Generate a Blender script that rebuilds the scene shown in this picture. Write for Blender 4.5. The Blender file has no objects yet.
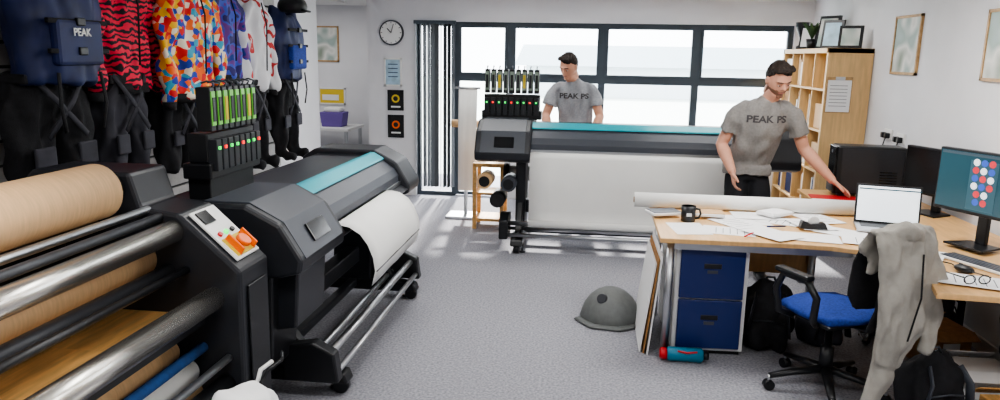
import bpy, bmesh, math, random
from mathutils import Matrix, Vector, noise
from mathutils.bvhtree import BVHTree
random.seed(4)
SC=bpy.context.scene
V=Vector
try: SC.view_settings.look='AgX - Medium High Contrast'
except Exception: pass
# ------------------------------------------------------------------ materials
def lin(c):
    return tuple(((x/255)/12.92 if x/255<=.04045 else ((x/255+.055)/1.055)**2.4) for x in c)+(1,)
def M(name,c,rough=.5,metal=0,var=0,scale=30,bump=0,bscale=200,emit=0,spec=.5,stretch=(1,1,1)):
    m=bpy.data.materials.new(name);m.use_nodes=True
    nt=m.node_tree;b=nt.nodes['Principled BSDF']
    b.inputs['Base Color'].default_value=lin(c);b.inputs['Roughness'].default_value=rough
    b.inputs['Metallic'].default_value=metal;b.inputs['Specular IOR Level'].default_value=spec
    tc=nt.nodes.new('ShaderNodeTexCoord')
    mp=nt.nodes.new('ShaderNodeMapping');mp.inputs['Scale'].default_value=stretch
    nt.links.new(tc.outputs['Object'],mp.inputs[0])
    if var:
        n=nt.nodes.new('ShaderNodeTexNoise');n.inputs['Scale'].default_value=scale;n.inputs['Detail'].default_value=4
        r=nt.nodes.new('ShaderNodeValToRGB')
        r.color_ramp.elements[0].position=.3;r.color_ramp.elements[1].position=.7
        r.color_ramp.elements[0].color=lin([max(0,x*(1-var)) for x in c]);r.color_ramp.elements[1].color=lin([min(255,x*(1+var)) for x in c])
        nt.links.new(mp.outputs[0],n.inputs[0]);nt.links.new(n.outputs[0],r.inputs[0]);nt.links.new(r.outputs[0],b.inputs['Base Color'])
    if bump:
        n2=nt.nodes.new('ShaderNodeTexNoise');n2.inputs['Scale'].default_value=bscale
        bp=nt.nodes.new('ShaderNodeBump');bp.inputs['Strength'].default_value=bump;bp.inputs['Distance'].default_value=.01
        nt.links.new(mp.outputs[0],n2.inputs[0]);nt.links.new(n2.outputs[0],bp.inputs['Height']);nt.links.new(bp.outputs[0],b.inputs['Normal'])
    if emit:
        b.inputs['Emission Color'].default_value=lin(c);b.inputs['Emission Strength'].default_value=emit
    return m
def ramp_mat(name,tex,cols,scale,rough=.7,dist=0,mode='CONSTANT'):
    m=bpy.data.materials.new(name);m.use_nodes=True;nt=m.node_tree;b=nt.nodes['Principled BSDF']
    b.inputs['Roughness'].default_value=rough
    tc=nt.nodes.new('ShaderNodeTexCoord')
    if tex=='wave':
        t=nt.nodes.new('ShaderNodeTexWave');t.inputs['Scale'].default_value=scale;t.inputs['Distortion'].default_value=dist;t.inputs['Detail'].default_value=2;t.bands_direction='Z'
        t.inputs['Detail Scale'].default_value=1.5;out=t.outputs['Color']
    elif tex=='vor':
        t=nt.nodes.new('ShaderNodeTexVoronoi');t.inputs['Scale'].default_value=scale
        s=nt.nodes.new('ShaderNodeSeparateColor');nt.links.new(t.outputs['Color'],s.inputs[0]);out=s.outputs[0]
    else:
        t=nt.nodes.new('ShaderNodeTexNoise');t.inputs['Scale'].default_value=scale;t.inputs['Detail'].default_value=1;out=t.outputs[0]
    nt.links.new(tc.outputs['Object'],t.inputs[0])
    r=nt.nodes.new('ShaderNodeValToRGB');r.color_ramp.interpolation=mode
    el=r.color_ramp.elements
    while len(el)<len(cols): el.new(.5)
    for i,(p,c) in enumerate(cols):
        el[i].position=p;el[i].color=lin(c)
    nt.links.new(out,r.inputs[0]);nt.links.new(r.outputs[0],b.inputs['Base Color'])
    return m
WALL=M('wall_paint',(226,226,229),.85,var=.015,scale=3,bump=.05)
CEIL=M('ceiling_paint',(234,234,234),.9)
CARPET=M('carpet_grey',(154,154,161),.95,var=.15,scale=70,bump=.45,bscale=350,spec=.2)
TRIMM=M('trim_white',(226,226,226),.5)
FRAME=M('anthracite_frame',(66,77,87),.45)
BLK=M('black_plastic',(26,27,30),.36,var=.05)
CHAR=M('charcoal_casing',(38,40,45),.4,var=.05,scale=8)
GRYP=M('grey_casing',(70,74,82),.4)
DGRY=M('dark_grey_metal',(56,58,63),.4,metal=.3)
TEAL=M('teal_stripe',(20,160,175),.3)
CHROME=M('chrome_roller',(240,236,228),.27,metal=1)
STEEL=M('steel_tube',(195,197,200),.35,metal=1)
PAPER=M('white_paper',(240,240,240),.7)
FABW=M('white_transfer_paper',(232,232,229),.75,var=.01,scale=4)
KRAFT=M('kraft_paper',(212,174,130),.65,var=.04,scale=12,stretch=(1,8,1))
CARD=M('cardboard',(160,118,74),.8,var=.08)
PLY=M('plywood',(224,176,112),.5,var=.12,scale=4,stretch=(9,1,9))
BIRCH=M('birch_laminate',(220,176,120),.38,var=.05,scale=5,stretch=(8,1,1))
BIRCHV=M('birch_shelf',(216,180,128),.5,var=.05,scale=5,stretch=(8,8,1))
BLUE=M('blue_drawer',(26,44,104),.4)
FELT=M('blue_felt',(36,80,140),.9,var=.1)
BLUEF=M('blue_upholstery',(32,60,140),.85,var=.15,scale=80,bump=.3)
WHT=M('white_plastic',(235,235,233),.4)
BLKF=M('black_fabric',(26,26,30),.85,var=.2,scale=30,bump=.3)
NAVY=M('navy_nylon',(26,38,84),.6,var=.2,scale=6)
RED=M('red_plastic',(200,30,40),.4)
ORANGE=M('orange_button',(250,110,20),.4)
YEL=M('yellow_label',(225,195,60),.5)
GREEN=M('green_ink_label',(120,200,85),.4,emit=.1)
INKW=M('ink_label_pale',(150,165,150),.4)
LEDG=M('led_green',(40,230,90),.4,emit=2)
LEDR=M('led_red',(255,50,40),.4,emit=2)
STONE=M('stool_grey',(104,107,106),.55,var=.05)
SKIN=M('skin',(212,158,134),.5,spec=.3,var=.04,scale=10)
HAIR=M('dark_hair',(38,28,22),.7,var=.3,scale=60,bump=.5)
BEARD=M('stubble',(132,94,76),.8)
LIP=M('lips',(176,108,96),.5)
EYEW=M('eye_white',(225,222,218),.3);EYEB=M('iris_dark',(40,28,22),.2)
SHIRT=M('grey_tshirt',(138,135,132),.9,var=.05,scale=60,bump=.2)
SHIRT2=M('light_grey_tshirt',(156,158,163),.9,var=.05,scale=60,bump=.2)
PRINT=M('dark_shirt_print',(72,70,72),.8)
TROU=M('black_trousers',(26,27,32),.85)
JACK=M('grey_beige_jacket',(158,154,146),.9,var=.06,scale=12,bump=.3,bscale=60)
ZEB=ramp_mat('zebra_red','wave',[(0,(20,15,25)),(.42,(235,40,75))],9,dist=9)
CAMO=ramp_mat('multicolour_print','vor',[(0,(215,40,40)),(.2,(240,185,40)),(.4,(40,70,175)),(.55,(240,110,40)),(.7,(60,160,190)),(.85,(235,225,205))],26)
PURP=ramp_mat('purple_blue_print','noise',[(0,(50,40,110)),(.45,(70,90,195)),(.52,(115,60,145)),(.6,(30,60,145))],9)
CAGW=ramp_mat('white_red_print','noise',[(0,(230,230,233)),(.56,(205,60,60)),(.62,(225,225,230))],5)
SLAT=M('slatwall_board',(170,168,166),.6,var=.03)
SLATD=M('slat_groove',(60,60,60),.8)
BLIND=M('grey_vertical_blind',(70,74,79),.7)
GLASSB=bpy.data.materials.new('window_glass');GLASSB.use_nodes=True
nt=GLASSB.node_tree;nt.nodes.clear()
o=nt.nodes.new('ShaderNodeOutputMaterial');t=nt.nodes.new('ShaderNodeBsdfTransparent');g=nt.nodes.new('ShaderNodeBsdfGlossy');g.inputs['Roughness'].default_value=.05
mx=nt.nodes.new('ShaderNodeMixShader');mx.inputs[0].default_value=.05
nt.links.new(t.outputs[0],mx.inputs[1]);nt.links.new(g.outputs[0],mx.inputs[2]);nt.links.new(mx.outputs[0],o.inputs[0])
SCRT=M('screen_teal',(42,72,82),.2,emit=.8);SCRW=M('screen_white',(225,232,238),.2,emit=1.2);SCRK=M('screen_off',(14,15,18),.15)
# ------------------------------------------------------------------ geometry
class G:
    def __init__(s,name,loc=(0,0,0),rz=0,sz=1):
        s.e=bpy.data.objects.new(name,None);SC.collection.objects.link(s.e)
        s.e.location=loc;s.e.rotation_euler=(0,0,math.radians(rz));s.e.empty_display_size=.1;s.e.scale=(1,1,sz)
def link(me,name,mat,par=None,smooth=False):
    if mat is not None and not me.materials: me.materials.append(mat)
    ob=bpy.data.objects.new(name,me);SC.collection.objects.link(ob)
    if smooth:
        for p in me.polygons:p.use_smooth=True
    if par: ob.parent=par.e if isinstance(par,G) else par
    return ob
def addbev(ob,bev,seg=2):
    if bev:
        m=ob.modifiers.new('b','BEVEL');m.width=bev;m.segments=seg;m.limit_method='ANGLE'
def frompy(vs,fs,name,mat,par=None,smooth=False,bev=0):
    me=bpy.data.meshes.new(name);me.from_pydata([tuple(v) for v in vs],[],fs);me.validate()
    bm=bmesh.new();bm.from_mesh(me);bmesh.ops.recalc_face_normals(bm,faces=bm.faces);bm.to_mesh(me);bm.free()
    ob=link(me,name,mat,par,smooth);addbev(ob,bev);return ob
def box(name,x0,x1,y0,y1,z0,z1,mat,par=None,bev=0,rz=0,rx=0,ry=0):
    cx,cy,cz=(x0+x1)/2,(y0+y1)/2,(z0+z1)/2
    a,b,c=abs(x1-x0)/2,abs(y1-y0)/2,abs(z1-z0)/2
    R=Matrix.Rotation(math.radians(rz),3,'Z')@Matrix.Rotation(math.radians(ry),3,'Y')@Matrix.Rotation(math.radians(rx),3,'X')
    vs=[V((cx,cy,cz))+R@V((i*a,j*b,k*c)) for i in(-1,1) for j in(-1,1) for k in(-1,1)]
    fs=[(0,1,3,2),(4,6,7,5),(0,4,5,1),(2,3,7,6),(0,2,6,4),(1,5,7,3)]
    return frompy(vs,fs,name,mat,par,False,bev)
def prism(name,prof,axis,a0,a1,mat,par=None,bev=0):
    n=len(prof)
    def P(p,a): return (a,p[0],p[1]) if axis=='x' else ((p[0],a,p[1]) if axis=='y' else (p[0],p[1],a))
    vs=[P(p,a0) for p in prof]+[P(p,a1) for p in prof]
    fs=[tuple(range(n)),tuple(range(n,2*n))]+[(i,(i+1)%n,(i+1)%n+n,i+n) for i in range(n)]
    return frompy(vs,fs,name,mat,par,False,bev)
def tubeg(path,rad,n=14,side=None):
    path=[V(p) for p in path];vs=[];fs=[]
    if not isinstance(rad,(list,tuple)): rad=[rad]*len(path)
    if isinstance(rad,tuple): rad=[rad]*len(path)
    pu=None
    for i,p in enumerate(path):
        t=(path[min(i+1,len(path)-1)]-path[max(i-1,0)])
        if t.length<1e-9:t=V((0,0,1))
        t.normalize()
        s=V(side) if side is not None else (pu if pu is not None else (V((0,0,1)) if abs(t.z)<.9 else V((1,0,0))))
        u=s-t*s.dot(t)
        if u.length<1e-4:u=V((0,1,0))-t*t.y
        u.normalize();pu=u;w=t.cross(u)
        a,b=rad[i] if isinstance(rad[i],(tuple,list)) else (rad[i],rad[i])
        for k in range(n):
            an=2*math.pi*k/n;vs.append(p+u*a*math.cos(an)+w*b*math.sin(an))
    for i in range(len(path)-1):
        for k in range(n):
            fs.append((i*n+k,i*n+(k+1)%n,(i+1)*n+(k+1)%n,(i+1)*n+k))
    fs.append(tuple(range(n)));fs.append(tuple(range((len(path)-1)*n,len(path)*n)))
    return vs,fs
def tube(name,path,rad,mat,par=None,n=14,side=None,smooth=True):
    vs,fs=tubeg(path,rad,n,side);ob=frompy(vs,fs,name,mat,par,False)
    if smooth:
        for p in ob.data.polygons:p.use_smooth=len(p.vertices)==4
    return ob
def sph(c,r,nu=16,nv=10,fn=None):
    c=V(c);r=V(r) if hasattr(r,'__len__') else V((r,r,r));vs=[];fs=[]
    for j in range(1,nv):
        th=math.pi*j/nv
        for i in range(nu):
            ph=2*math.pi*i/nu
            d=V((math.sin(th)*math.cos(ph),math.sin(th)*math.sin(ph),math.cos(th)))
            p=V((d.x*r.x,d.y*r.y,d.z*r.z))
            if fn:p=fn(p,d)
            vs.append(c+p)
    for d in (V((0,0,1)),V((0,0,-1))):
        p=V((0,0,d.z*r.z));
        if fn:p=fn(p,d)
        vs.append(c+p)
    N=len(vs)
    for j in range(nv-2):
        for i in range(nu):
            fs.append((j*nu+i,j*nu+(i+1)%nu,(j+1)*nu+(i+1)%nu,(j+1)*nu+i))
    for i in range(nu):
        fs.append((i,(i+1)%nu,N-2));fs.append(((nv-2)*nu+i,(nv-2)*nu+(i+1)%nu,N-1))
    return vs,fs
def comb(gs):
    vs=[];fs=[]
    for a,b in gs:
        o=len(vs);vs+=list(a);fs+=[tuple(i+o for i in f) for f in b]
    return vs,fs
def boxg(c,h,rz=0):
    R=Matrix.Rotation(math.radians(rz),3,'Z')
    vs=[V(c)+R@V((i*h[0],j*h[1],k*h[2])) for i in(-1,1) for j in(-1,1) for k in(-1,1)]
    return vs,[(0,1,3,2),(4,6,7,5),(0,4,5,1),(2,3,7,6),(0,2,6,4),(1,5,7,3)]
def remesh(gs,name,mat,par=None,vox=.015,sm=6,wr=0,ws=6):
    vs,fs=comb(gs);ob=frompy(vs,fs,name,mat,None)
    m=ob.modifiers.new('r','REMESH');m.mode='VOXEL';m.voxel_size=vox
    if sm:
        s=ob.modifiers.new('s','SMOOTH');s.factor=.5;s.iterations=sm
    dg=bpy.context.evaluated_depsgraph_get();dg.update()
    me=bpy.data.meshes.new_from_object(ob.evaluated_get(dg));me.name=name
    bpy.data.objects.remove(ob)
    if wr:
        ns=[v.normal.copy() for v in me.vertices]
        for v,nn in zip(me.vertices,ns):
            q=v.co*ws;v.co=v.co+nn*wr*noise.noise(V((q.x*1.6,q.y*1.6,q.z*.7)))
    me.materials.clear();me.materials.append(mat)
    return link(me,name,mat,par,True)
def text(name,body,size,mat,mtx,par=None,ext=.001,xs=1,off=.012):
    c=bpy.data.curves.new(name,'FONT');c.body=body;c.size=size;c.extrude=ext;c.align_x='CENTER';c.align_y='CENTER';c.offset=size*off
    ob=bpy.data.objects.new(name,c);SC.collection.objects.link(ob)
    dg=bpy.context.evaluated_depsgraph_get();dg.update()
    me=bpy.data.meshes.new_from_object(ob.evaluated_get(dg));bpy.data.objects.remove(ob)
    me.transform(mtx@Matrix.Diagonal((xs,1,1,1)))
    me.materials.clear();me.materials.append(mat)
    return link(me,name,mat,par)
def fr(pos,right,up):
    r=V(right).normalized();u=V(up).normalized();n=r.cross(u)
    return Matrix(((r.x,u.x,n.x,pos[0]),(r.y,u.y,n.y,pos[1]),(r.z,u.z,n.z,pos[2]),(0,0,0,1)))
def join(obs,name):
    bpy.context.view_layer.update()
    for o in bpy.context.selected_objects:o.select_set(False)
    for o in obs:
        o.select_set(True)
    bpy.context.view_layer.objects.active=obs[0]
    bpy.ops.object.join();ob=bpy.context.view_layer.objects.active;ob.name=name;ob.data.name=name
    ob.select_set(False);return ob
# ------------------------------------------------------------------ room
XL,XR,YB,YF,CZ=-3.0,2.47,8.72,-1.6,2.4
box('floor',-5.2,XR+.1,YF-.1,10.4,-.1,0,CARPET)
box('ceiling',-5.2,XR+.1,YF-.1,YB+.2,CZ,CZ+.1,CEIL)
box('ceiling_alcove',-5.2,-2.6,YB+.2,10.4,CZ,CZ+.1,CEIL)
box('wall_right',XR,XR+.12,YF,YB+.2,0,CZ,WALL)
box('wall_left',XL-.12,XL,YF,7.8,0,CZ,WALL)
box('wall_rear',-5.2,XR+.1,YF-.12,YF,0,CZ,WALL)
WX=[-2.12,-1.63,-.97,.13,1.22,2.28];ZT=2.13;ZM=1.47;ZS=.8
box('wall_back_left',-2.72,WX[0],YB,YB+.2,0,CZ,WALL)
box('wall_back_right',WX[-1],XR,YB,YB+.2,0,CZ,WALL)
box('wall_back_top',WX[0],WX[-1],YB,YB+.2,ZT,CZ,WALL)
box('wall_back_bottom',WX[2],WX[-1],YB,YB+.2,0,ZS,WALL)
box('wall_alcove_back',-5.2,-2.6,10.2,10.32,0,CZ,WALL)
box('wall_alcove_side',-2.72,-2.6,YB+.2,10.2,0,CZ,WALL)
box('wall_alcove_left',-5.2,-5.08,7.68,10.2,0,CZ,WALL)
box('wall_alcove_front',-5.2,XL-.12,7.68,7.8,0,CZ,WALL)
box('baseboard_back',-2.72,WX[0],YB-.015,YB,0,.09,TRIMM)
box('baseboard_right',XR-.015,XR,YF,YB,0,.09,TRIMM)
box('trim_1',WX[2],WX[-1],YB-.1,YB+.02,ZS-.03,ZS,TRIMM)
yw=YB+.06
def win(name,x0,x1,z0,z1,w=.04,inner=.026,sash=True):
    g=G(name,((x0+x1)/2,yw,z0));h=(x1-x0)/2;H=z1-z0
    box('frame_top',-h,h,0,.07,H-w,H,FRAME,g);box('frame_bottom',-h,h,0,.07,0,w,FRAME,g)
    box('frame_l',-h,-h+w,.0,.07,w,H-w,FRAME,g);box('frame_r',h-w,h,0,.07,w,H-w,FRAME,g)
    if sash:
        a=h-w;i=inner
        box('sash_top',-a,a,-.02,.03,H-w-i,H-w,FRAME,g);box('sash_bottom',-a,a,-.02,.03,w,w+i,FRAME,g)
        box('sash_l',-a,-a+i,-.02,.03,w+i,H-w-i,FRAME,g);box('sash_r',a-i,a,-.02,.03,w+i,H-w-i,FRAME,g)
        box('handle',-.06,.06,-.05,-.02,w+.005,w+.025,FRAME,g)
    box('glass',-h+w,h-w,.035,.04,w,H-w,GLASSB,g)
k=1
for i in range(1,5):
    win('window_%d'%k,WX[i],WX[i+1],ZM,ZT,sash=True);k+=1
    if i>=2: win('window_%d'%k,WX[i],WX[i+1],ZS,ZM,sash=False);k+=1
win('window_%d'%k,WX[1],WX[2],.02,ZM,sash=False)
win('door_1',WX[0],WX[1],.0,ZT,w=.05,sash=False)
g=G('vertical_blinds',(-1.88,YB-.02,2.1))
box('headrail',-.25,.26,-.03,.03,0,.04,FRAME,g)
for i in range(10):
    x=-.22+i*.05
    box('slat_%d'%i,x-.04,x+.04,-.002,.002,-1.98,0,BLIND,g,rz=random.choice([70,96,88,62,100,74]))
# outside
GRASS=M('outside_ground',(205,212,208),.9);BLD=M('pale_building',(215,222,226),.8);ROOF=M('slate_roof',(135,152,162),.8)
box('outside_ground',-40,40,10.5,60,-.4,-.1,GRASS)
gb=G('neighbouring_building',(6,34,-.2))
box('walls',-9,10,0,8,0,1.5,BLD,gb);prism('roof',[(-.6,1.5),(8.6,1.5),(4,2.5)],'x',-9.5,10.5,ROOF,gb)
# slatwall
g=G('slatwall_panel',(XL+.004,0,0))
box('backing',0,.012,1.2,6.65,.02,2.39,SLATD,g)
for i in range(19):
    z=.03+i*.125
    box('board_%d'%i,.012,.03,1.2,6.65,z,min(z+.108,2.39),SLAT,g)
# ------------------------------------------------------------------ wide format printer
def printer(name,loc,rz,L,legs,npouch,clothfn,housing,cw=.5,sz=1,tz=0,lab=GREEN,ew=.45,tw=.56,tx=0):
    g=G(name,loc,rz,sz)
    for i,lx in enumerate(legs):
        prism('foot_%d'%i,[(-.14,.07),(-.12,.13),(.1,.16),(.62,.16),(.74,.12),(.74,.07)],'x',lx-.055,lx+.055,BLK,g,.012)
        prism('leg_%d'%i,[(.2,.12),(.48,.12),(.46,.86),(.18,.86)],'x',lx-.045,lx+.045,CHAR,g,.012)
        prism('leg_gusset_%d'%i,[(.0,.14),(.22,.14),(.2,.42)],'x',lx-.03,lx+.03,BLK,g,.008)
        for j,yy in enumerate((-.09,.68)):
            tube('caster_%d_%d'%(i,j),[(lx-.025,yy,.04),(lx+.025,yy,.04)],.04,BLK,g)
            tube('levelling_foot_%d_%d'%(i,j),[(lx+.05,yy+.05,0),(lx+.05,yy+.05,.01),(lx+.05,yy+.05,.012),(lx+.05,yy+.05,.08)],[.03,.03,.01,.01],DGRY,g)
    box('stand_beam',legs[0],legs[-1],.28,.38,.3,.42,CHAR,g,.01)
    box('lower_beam',legs[0],legs[-1],.3,.36,.1,.16,DGRY,g,.01)
    a,b=legs[0]-.12,legs[-1]+.12
    tube('take_up_shaft',[(a,-.06,.27),(b,-.06,.27)],.022,STEEL,g)
    tube('tension_bar',[(a,-.1,.17),(b,-.1,.17)],.018,STEEL,g)
    tube('guide_bar',[(a,.08,.19),(b,.08,.19)],.018,STEEL,g)
    for i,lx in enumerate((a,b)):
        prism('take_up_bracket_%d'%i,[(-.13,.13),(.16,.13),(.16,.33),(.0,.36),(-.11,.3)],'x',lx-.04,lx+.04,BLK,g,.012)
    tube('media_roll',[(.25,.6,.62),(L-.25,.6,.62)],.075,FABW,g,20)
    tube('roll_flange_0',[(.2,.6,.62),(.25,.6,.62)],.1,BLK,g,20);tube('roll_flange_1',[(L-.25,.6,.62),(L-.2,.6,.62)],.1,BLK,g,20)
    prism('body_beam',[(.06,.88),(.1,.84),(.66,.8),(.72,.86),(.72,1.06),(.62,1.13),(.22,1.13),(.13,1.09),(.05,.99)],'x',cw-.05,L-ew+.05,CHAR,g,.01)
    prism('front_cover',[(.02,.93),(.05,.91),(.06,.98),(.16,1.085),(.14,1.1),(.05,1.03),(.02,.98)],'x',cw,L-ew,GRYP,g,.004)
    prism('teal_stripe',[(.125,1.102),(.135,1.115),(.2,1.155),(.23,1.155),(.23,1.12),(.2,1.12)],'x',cw-.02,L-ew+.02,TEAL,g,.004)
    box('cover_seam',cw,L-ew,.005,.03,.905,.93,STEEL,g)
    prism('platen',[(-.02,.84),(.1,.87),(.1,.9),(.0,.9),(-.05,.87)],'x',cw,L-ew,DGRY,g,.004)
    pf=[(.06,.8),(-.05,.83),(-.06,.9),(.04,1.08),(.2,1.17),(.64,1.17),(.74,1.1),(.74,.82),(.66,.78)]
    prism('control_box',pf,'x',0,cw,CHAR,g,.018);prism('end_box',pf,'x',L-ew,L,CHAR,g,.018)
    prism('control_box_lid',[(-.063,.9),(.04,1.085),(.2,1.178),(.42,1.178),(.42,1.17),(.2,1.168),(.04,1.075),(-.058,.897)],'x',.05,cw-.05,GRYP,g,.003)
    box('touch_panel',cw*.35,cw*.7,-.025,-.01,.94,1.04,SCRK,g,.003,rx=-29)
    if housing:
        prism('side_housing',[(.12,.28),(.1,.8),(.7,.8),(.72,.28)],'x',.03,.33,BLK,g,.015)
        prism('front_housing',[(.02,.5),(.0,.8),(.3,.8),(.3,.45)],'x',.1,.46,CHAR,g,.012)
    else:
        for i,(xx,zz) in enumerate(((.08,.62),(.3,.6),(.2,.45))):
            tube('paper_core_%d'%i,[(xx,.05,zz),(xx,.3,zz)],.07,[KRAFT,GRYP,BLK][i],g)
            tube('core_hole_%d'%i,[(xx,.045,zz),(xx,.05,zz)],.05,BLK,g)
    w=tw;q=.14
    if tz: box('ink_pedestal',tx+.04,tx+w-.02,.27+q,.38+q,1.15,1.17+tz,BLK,g,.006)
    box('ink_base',tx,tx+w,.24+q,.38+q,1.16+tz,1.24+tz,BLK,g,.008)
    box('ink_unit',tx+.02,tx+w-.02,.26+q,.36+q,1.24+tz,1.39+tz,BLK,g,.008)
    for i in range(npouch):
        x=tx+.05+i*(w-.1)/(npouch-1)
        hw=(w-.1)/(npouch-1)*.4
        box('ink_sub_tank_%d'%i,x-hw,x+hw,.22+q,.27+q,1.2+tz,1.36+tz,CHAR,g,.004)
        box('led_%d'%i,x-.008,x+.008,.214+q,.222+q,1.31+tz,1.325+tz,LEDR if i%3==1 else LEDG,g)
        box('ink_pouch_%d'%i,x-hw,x+hw,.24+q,.31+q,1.4+tz,1.62+tz,BLK,g,.005)
        box('ink_label_%d'%i,x-hw*.75,x+hw*.75,.235+q,.245+q,1.43+tz,1.6+tz,lab,g)
        box('ink_label_band_%d'%i,x-hw*.5,x+hw*.5,.231+q,.236+q,1.45+tz,1.57+tz,[BLK,CHAR,YEL,CHAR][i%4],g)
        tube('pouch_hook_%d'%i,[(x,.24+q,1.62+tz),(x,.23+q,1.64+tz),(x,.26+q,1.65+tz),(x,.29+q,1.64+tz)],.005,GRYP,g,6)
    clothfn(g,L);return g
def sheet(name,prof,x0,x1,mat,g,nx=10,wv=.004):
    vs=[];fs=[];n=len(prof)
    for i in range(nx+1):
        x=x0+(x1-x0)*i/nx
        for j,(y,z) in enumerate(prof):
            vs.append((x,y+wv*math.sin(i*1.7+j*.3),z))
    for i in range(nx):
        for j in range(n-1):
            fs.append((i*n+j,i*n+j+1,(i+1)*n+j+1,(i+1)*n+j))
    ob=frompy(vs,fs,name,mat,g,True);m=ob.modifiers.new('s','SOLIDIFY');m.thickness=.002;return ob
def clothB(g,L):
    sheet('printed_paper',[(.05,.92),(-.03,.9),(-.06,.86),(-.06,.6),(-.055,.4),(-.05,.31),(-.06,.295)],.5,L-.46,FABW,g)
    tube('wound_paper',[(.5,-.06,.27),(L-.46,-.06,.27)],.032,FABW,g)
def clothL(g,L):
    sheet('printed_paper',[(.05,.93),(-.03,.93),(-.08,.92),(-.14,.88),(-.18,.82),(-.21,.74),(-.22,.66),(-.2,.57)],.6,L-.68,FABW,g,wv=.002)
    box('print_edge_line',.62,L-.7,-.222,-.218,.65,.656,DGRY,g)
printer('wide_format_printer',(-1.0,6.33,0),0,2.8,[.4,2.4],9,clothB,False,lab=INKW)
printer('wide_format_printer.001',(-1.32,3.0,0),90,2.3,[.39,1.89],8,clothL,True,cw=.6,sz=.91,tz=.12,ew=.32,tw=.5,tx=.06)
g=G('open_wooden_stand',(-.98,7.25,0))
box('top',-.16,.16,-.17,.17,.64,.68,PLY,g,.004);box('middle_shelf',-.15,.15,-.16,.16,.36,.38,PLY,g,.004);box('bottom_shelf',-.15,.15,-.16,.16,.08,.11,PLY,g,.004)
for i,(x,y) in enumerate(((-.14,-.15),(.14,-.15),(-.14,.15),(.14,.15))):
    box('post_%d'%i,x-.02,x+.02,y-.02,y+.02,0,.64,PLY,g,.003)
# ------------------------------------------------------------------ calender press on the left
g=G('roller_heat_press',(0,0,0))
for i,(y0,y1) in enumerate(((2.64,2.9),(.5,.74))):
    prism('end_frame_%d'%i,[(-2.3,.06),(-1.42,.06),(-1.38,.1),(-1.37,.87),(-1.62,1.1),(-1.78,1.12),(-1.82,1.26),(-2.25,1.26),(-2.3,1.2)],'y',y0,y1,CHAR,g,.015)
    box('frame_inset_%d'%i,-1.369,-1.362,y0+.05,y1-.05,.2,.8,BLK,g,.01)
    for j,x in enumerate((-2.2,-1.5)):
        tube('foot_%d_%d'%(i,j),[(x,(y0+y1)/2,0),(x,(y0+y1)/2,.07)],[.05,.03],BLK,g)
prism('control_panel',[(-1.60,1.088),(-1.40,.904),(-1.395,.912),(-1.595,1.096)],'y',2.68,2.87,WHT,g,.002)
prism('control_display',[(-1.585,1.086),(-1.54,1.044),(-1.535,1.05),(-1.58,1.092)],'y',2.70,2.78,SCRK,g)
prism('button_plate',[(-1.475,.983),(-1.405,.918),(-1.40,.925),(-1.47,.99)],'y',2.70,2.85,YEL,g,.002)
tube('stop_button',[(-1.44,2.775,.945),(-1.425,2.775,.962),(-1.42,2.775,.967),(-1.41,2.775,.98)],[.018,.018,.034,.03],ORANGE,g)
for q,yy in enumerate((2.715,2.83)): prism('button_guard_%d'%q,[(-1.475,.98),(-1.405,.916),(-1.385,.95),(-1.45,1.01)],'y',yy,yy+.012,ORANGE,g,.003)
for i in range(3): tube('button_%d'%i,[(-1.5,2.72+i*.05,.99),(-1.485,2.72+i*.05,1.01)],.011,[RED,LEDG,BLK][i],g,8)
def rol(n,x,z,r,m,y1=2.66,y0=.72,nn=28): return tube(n,[(x,y0,z),(x,y1,z)],r,m,g,nn)
rol('steel_roller_upper',-1.643,1.03,.045,CHROME);rol('steel_roller_lower',-1.49,.755,.048,CHROME)
for nm,x,z,r in(('a',-1.643,1.03,.045),('b',-1.49,.755,.048)):
    tube('roller_boss_'+nm,[(x,2.6,z),(x,2.66,z)],r*.6,BLK,g)
rol('kraft_paper_roll',-1.88,1.205,.108,KRAFT,2.53,.9,36)
rol('roll_core',-1.88,1.205,.03,BLK,2.66)
tube('roll_chuck',[(-1.88,2.53,1.205),(-1.88,2.56,1.205),(-1.88,2.58,1.205),(-1.88,2.63,1.205)],[.06,.06,.035,.05],BLK,g)
rol('tension_rod_a',-1.76,1.11,.016,STEEL);rol('tension_rod_b',-1.70,1.085,.018,DGRY)
rol('tension_rod_c',-1.98,1.04,.02,BLK)
rol('kraft_paper_roll_inner',-1.80,.91,.075,KRAFT);rol('felt_roller',-1.68,.86,.03,DGRY)
rol('guide_rod',-1.60,.87,.016,BLK)
box('plywood_tray',-2.2,-1.56,.74,2.64,.66,.685,PLY,g,.004)
box('tray_board',-2.0,-1.62,.9,2.2,.686,.70,PLY,g,.004)
box('tray_edge',-1.56,-1.535,.74,2.64,.64,.69,BLK,g)
box('rear_housing',-2.3,-2.12,.74,2.64,.1,1.1,BLK,g,.01)
rol('kraft_roll_lower',-1.68,.53,.05,KRAFT,2.6,.8);rol('white_roll_lower',-1.60,.45,.05,FABW,2.6,.8);rol('blue_felt_roller',-1.55,.54,.022,FELT);rol('black_roller_low',-1.46,.38,.045,BLK);rol('steel_rod_low',-1.44,.5,.016,STEEL);rol('blue_felt_roller_b',-1.52,.3,.04,FELT)
rol('kraft_low',-1.62,.33,.06,KRAFT)
box('lower_panel',-2.1,-1.75,.74,2.64,.1,.42,BLK,g,.01);box('cross_beam',-1.5,-1.42,.74,2.64,.12,.2,CHAR,g,.01)
g=G('wrapped_fabric_roll',(-1.25,2.33,0))
remesh([tubeg([(0,0,0),(0,0,.2),(.0,.0,.43),(0,.02,.49),(0,.02,.52)],[.1,.12,.125,.1,.04],18),sph((.06,.08,.38),(.07,.08,.12))],'cloth',PAPER,g,.015,4,.04,10)
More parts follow.
